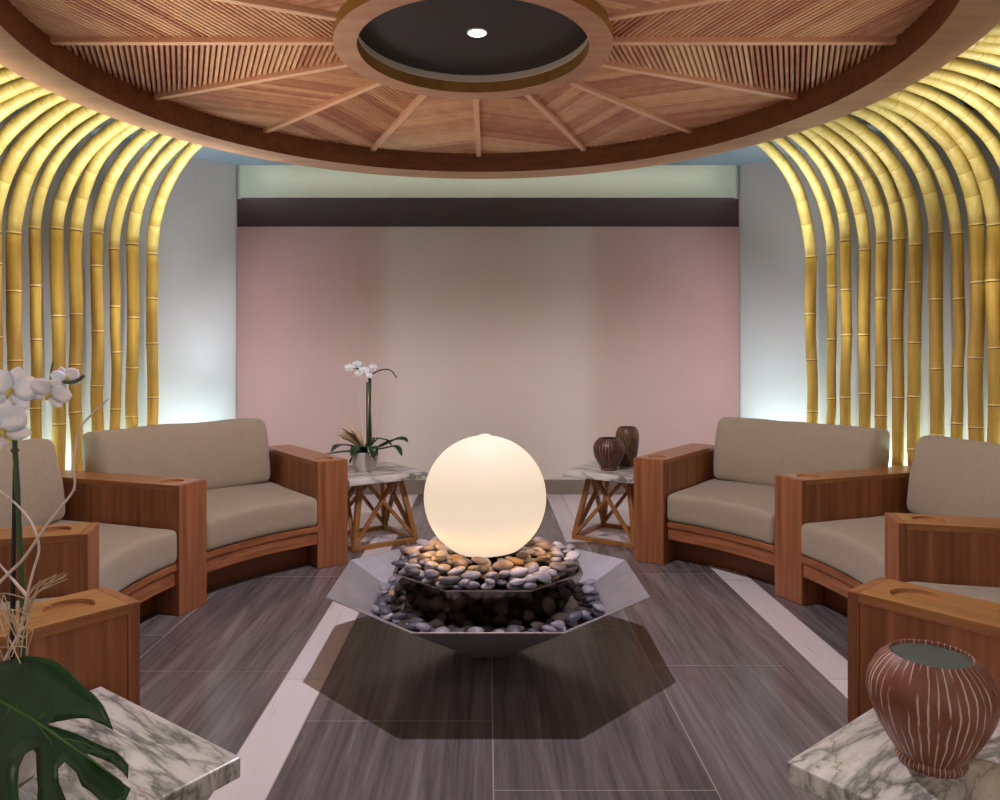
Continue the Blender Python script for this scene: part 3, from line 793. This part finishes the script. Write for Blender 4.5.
for i, pth in enumerate(([(350, 446, .0), (338, 446, -.1), (331, 452, -.14)], [(383, 446, -.05), (400, 438, -.05), (408, 442, -.08)], [(382, 449, -.1), (396, 447, -.14), (402, 456, -.16)],
                         [(357, 447, -.1), (353, 455, -.13), (350, 464, -.13)], [(371, 447, -.1), (373, 455, -.13), (375, 461, -.13)], [(374, 440, .1), (385, 440, .15), (392, 446, .18)], [(378, 448, 0), (394, 440, -.05), (406, 440, -.05)])):
    bm = bmesh.new(); leafblade(bm, [b0]+[at(a, b, D+e) for a, b, e in pth], .07); f = obj('leaf', bm, M['leaf'], oz, sm=80, recalc=False); thick(f, .003)
rn = random.Random(3)
for i in range(9):
    a, b = rn.uniform(336, 360), rn.uniform(416, 438)
    bm = bmesh.new(); leafblade(bm, [b0, b0.lerp(at(a, b, D), .6)+Vector((0, 0, .01)), at(a, b, D+rn.uniform(-.05, .05))], .03, .5); f = obj('dried_leaf', bm, M['raffia'] if i % 3 else M['moss'], oz, sm=80, recalc=False); thick(f, .002)
for i, pth in enumerate(([(375, 440), (382, 410), (386, 385)], [(362, 440), (360, 410), (358, 385)], [(372, 440), (378, 420), (381, 400)])):
    bm = bmesh.new(); tube(bm, smoothpath([at(a, b, D+.03) for a, b in pth], 5), .0022, 5); obj('twig', bm, M['twig'], oz)

# --- near orchid with monstera leaf
nc = Vector((-.90, 1.36, .431))
no = thing('potted_orchid', 'white orchid with twigs and a broad split green leaf in the left foreground', 'potted plant', nc)
pot(no, nc, .16, .10, .07)
def curve_part(name, pts, rad, mat, n=8, par=no):
    bm = bmesh.new(); P_ = smoothpath([at(*p) for p in pts], 7); N = len(P_)
    rr = [rad*(1-.45*i/(N-1)) for i in range(N)]; tube(bm, P_, rr, n); return obj(name, bm, mat, par, sm=60)
curve_part('stake', [(12, 705, 1.36), (13, 600, 1.36), (14, 520, 1.36), (15, 448, 1.36)], .0052, M['stake'])
curve_part('flower_stem', [(22, 700, 1.35), (23, 610, 1.35), (20, 550, 1.35), (17, 480, 1.35), (15, 440, 1.35), (19, 410, 1.35), (33, 390, 1.34), (51, 382, 1.33), (73, 382, 1.32), (84, 376, 1.31)], .0056, M['stem'])
curve_part('flower_stem', [(17, 425, 1.35), (10, 405, 1.34), (2, 398, 1.33), (-12, 400, 1.33)], .003, M['stem'])
curve_part('flower_stem', [(51, 382, 1.33), (51, 372, 1.335), (53, 362, 1.34)], .0022, M['stem'])
bm = bmesh.new(); lathe(bm, [(.006, 0), (.0068, .002), (.0068, .004), (.006, .006)], 12, at(15, 452, 1.355), closed=False); obj('tie', bm, M['stake'], no)
flower(no, at(12, 390, 1.30), (.25, -1, .1), .086, .25)
flower(no, at(2, 430, 1.28), (.45, -1, .0), .090, -.5)
flower(no, at(50, 393, 1.31), (.2, -1, -.5), .066, .5)
flower(no, at(66, 378, 1.33), (.6, -.5, .5), .048, -.2)
flower(no, at(-14, 410, 1.30), (.0, -1, .1), .095, .3)
for i, pth in enumerate(([(-12, 700, 1.33), (5, 660, 1.32), (20, 630, 1.32), (27, 596, 1.32), (33, 572, 1.32), (39, 548, 1.32), (32, 524, 1.33), (16, 504, 1.34), (-4, 488, 1.35)],
                         [(-10, 592, 1.34), (10, 572, 1.33), (24, 558, 1.32), (46, 526, 1.31), (60, 508, 1.31), (74, 489, 1.31), (74, 470, 1.31), (76, 446, 1.32), (83, 424, 1.33), (108, 399, 1.35)],
                         [(27, 596, 1.32), (14, 581, 1.33), (-4, 560, 1.35)], [(74, 489, 1.31), (76, 490, 1.31)])):
    curve_part('twig', pth, .0032 if i < 3 else .0018, M['twig'], 6)
for i in range(26):
    a = rn.uniform(0, 1); x0, y0 = rn.uniform(10, 26), rn.uniform(600, 680)
    if i < 8: pth = [(24+rn.uniform(-4, 4), 618, 1.32), (36+rn.uniform(-4, 4), 592+rn.uniform(-5, 5), 1.30), (56+rn.uniform(-8, 12), 572+rn.uniform(-6, 8), 1.28)]
    else: pth = [(x0, y0+20, 1.33), (x0+rn.uniform(-25, 22), y0-rn.uniform(-8, 20), 1.31+rn.uniform(-.04, .04)), (x0+rn.uniform(-35, 28), y0+rn.uniform(-34, 30), 1.30+rn.uniform(-.06, .05))]
    curve_part('raffia_strand', pth, .0014, M['raffia'], 5)
bm = bmesh.new(); leafblade(bm, [at(6, 690, 1.36), at(-20, 668, 1.34), at(-60, 690, 1.30)], .07); f = obj('leaf', bm, M['leaf'], no, sm=80, recalc=False); thick(f, .002)
# monstera leaf: one blade with deep slots; a drooping sheet leaning towards the room
def monstera():
    ORG = at(2, 706, 1.30)
    def onleaf(px, py):
        d = 1.30-.00105*(py-650)-.0006*px
        p = at(px, py, d); q = (px-60)/70.0; return p+Vector((0, .012*q*q, 0))
    # lobes between the midrib and the margin, counter-clockwise outlines in leaf space
    upper = [(-40, 692), (-20, 672), (5, 660), (28, 654), (44, 655), (58, 659), (72, 668), (84, 680), (96, 692), (105, 704), (110, 716), (113, 729), (104, 724), (90, 719), (74, 718), (58, 719), (48, 722), (30, 714), (8, 706), (-20, 700)]
    mid = [(30, 714), (48, 722), (62, 727), (78, 734), (94, 742), (106, 749), (114, 754), (120, 762), (125, 770), (125, 782), (120, 776), (112, 768), (100, 759), (86, 752), (94, 762), (104, 771), (114, 780), (122, 786), (128, 791), (124, 800), (116, 812), (112, 806), (102, 800), (92, 790), (84, 784), (78, 770), (66, 761), (60, 768), (62, 780), (68, 792), (74, 806), (78, 824), (60, 836), (44, 838), (40, 806), (42, 786), (40, 770), (38, 752), (34, 748), (26, 752), (21, 764), (20, 782), (22, 806), (24, 834), (6, 830), (-14, 822), (-30, 800), (-40, 760), (-46, 720), (-42, 696), (-20, 700), (8, 706)]
    bm = bmesh.new()
    for pl in (upper, mid):
        vs_ = [bm.verts.new((a, b, 0)) for a, b in pl]; bm.faces.new(vs_)
    bmesh.ops.remove_doubles(bm, verts=bm.verts, dist=.01)
    bmesh.ops.triangulate(bm, faces=bm.faces)
    bmesh.ops.subdivide_edges(bm, edges=[e for e in bm.edges if e.calc_length() > 14], cuts=2, use_grid_fill=False)
    bmesh.ops.triangulate(bm, faces=bm.faces)
    for v in bm.verts:
        a, b = v.co.x, v.co.y; rib = abs((b-706)-(a-2)*.53)
        v.co = onleaf(a, b)+Vector((0, -.0002*min(rib, 50), .003*sin(a*.09)*cos(b*.07)))
    o = obj('split_leaf', bm, M['leaf'], no, sm=80, recalc=True); thick(o, .0018)
    bm = bmesh.new(); tube(bm, [onleaf(a, b)+Vector((0, -.003, 0)) for a, b in ((-40, 694), (0, 703), (30, 716), (60, 736), (90, 758), (120, 784))], [.0034, .003, .0026, .0022, .0016, .0008], 6)
    for pts in (((34, 718), (52, 740), (56, 758)), ((10, 707), (2, 722), (-8, 745)), ((40, 717), (70, 697), (98, 700)), ((16, 708), (30, 684), (38, 664)), ((62, 737), (84, 742), (108, 756))):
        tube(bm, [onleaf(a, b)+Vector((0, -.003, 0)) for a, b in pts], [.0012, .001, .0005], 5)
    obj('midrib', bm, M['leaf_rib'], o, sm=60)
    curve_part('leaf_stalk', [(10, 715, 1.36), (-10, 700, 1.34), (-36, 694, 1.27)], .004, M['stem'])
monstera()
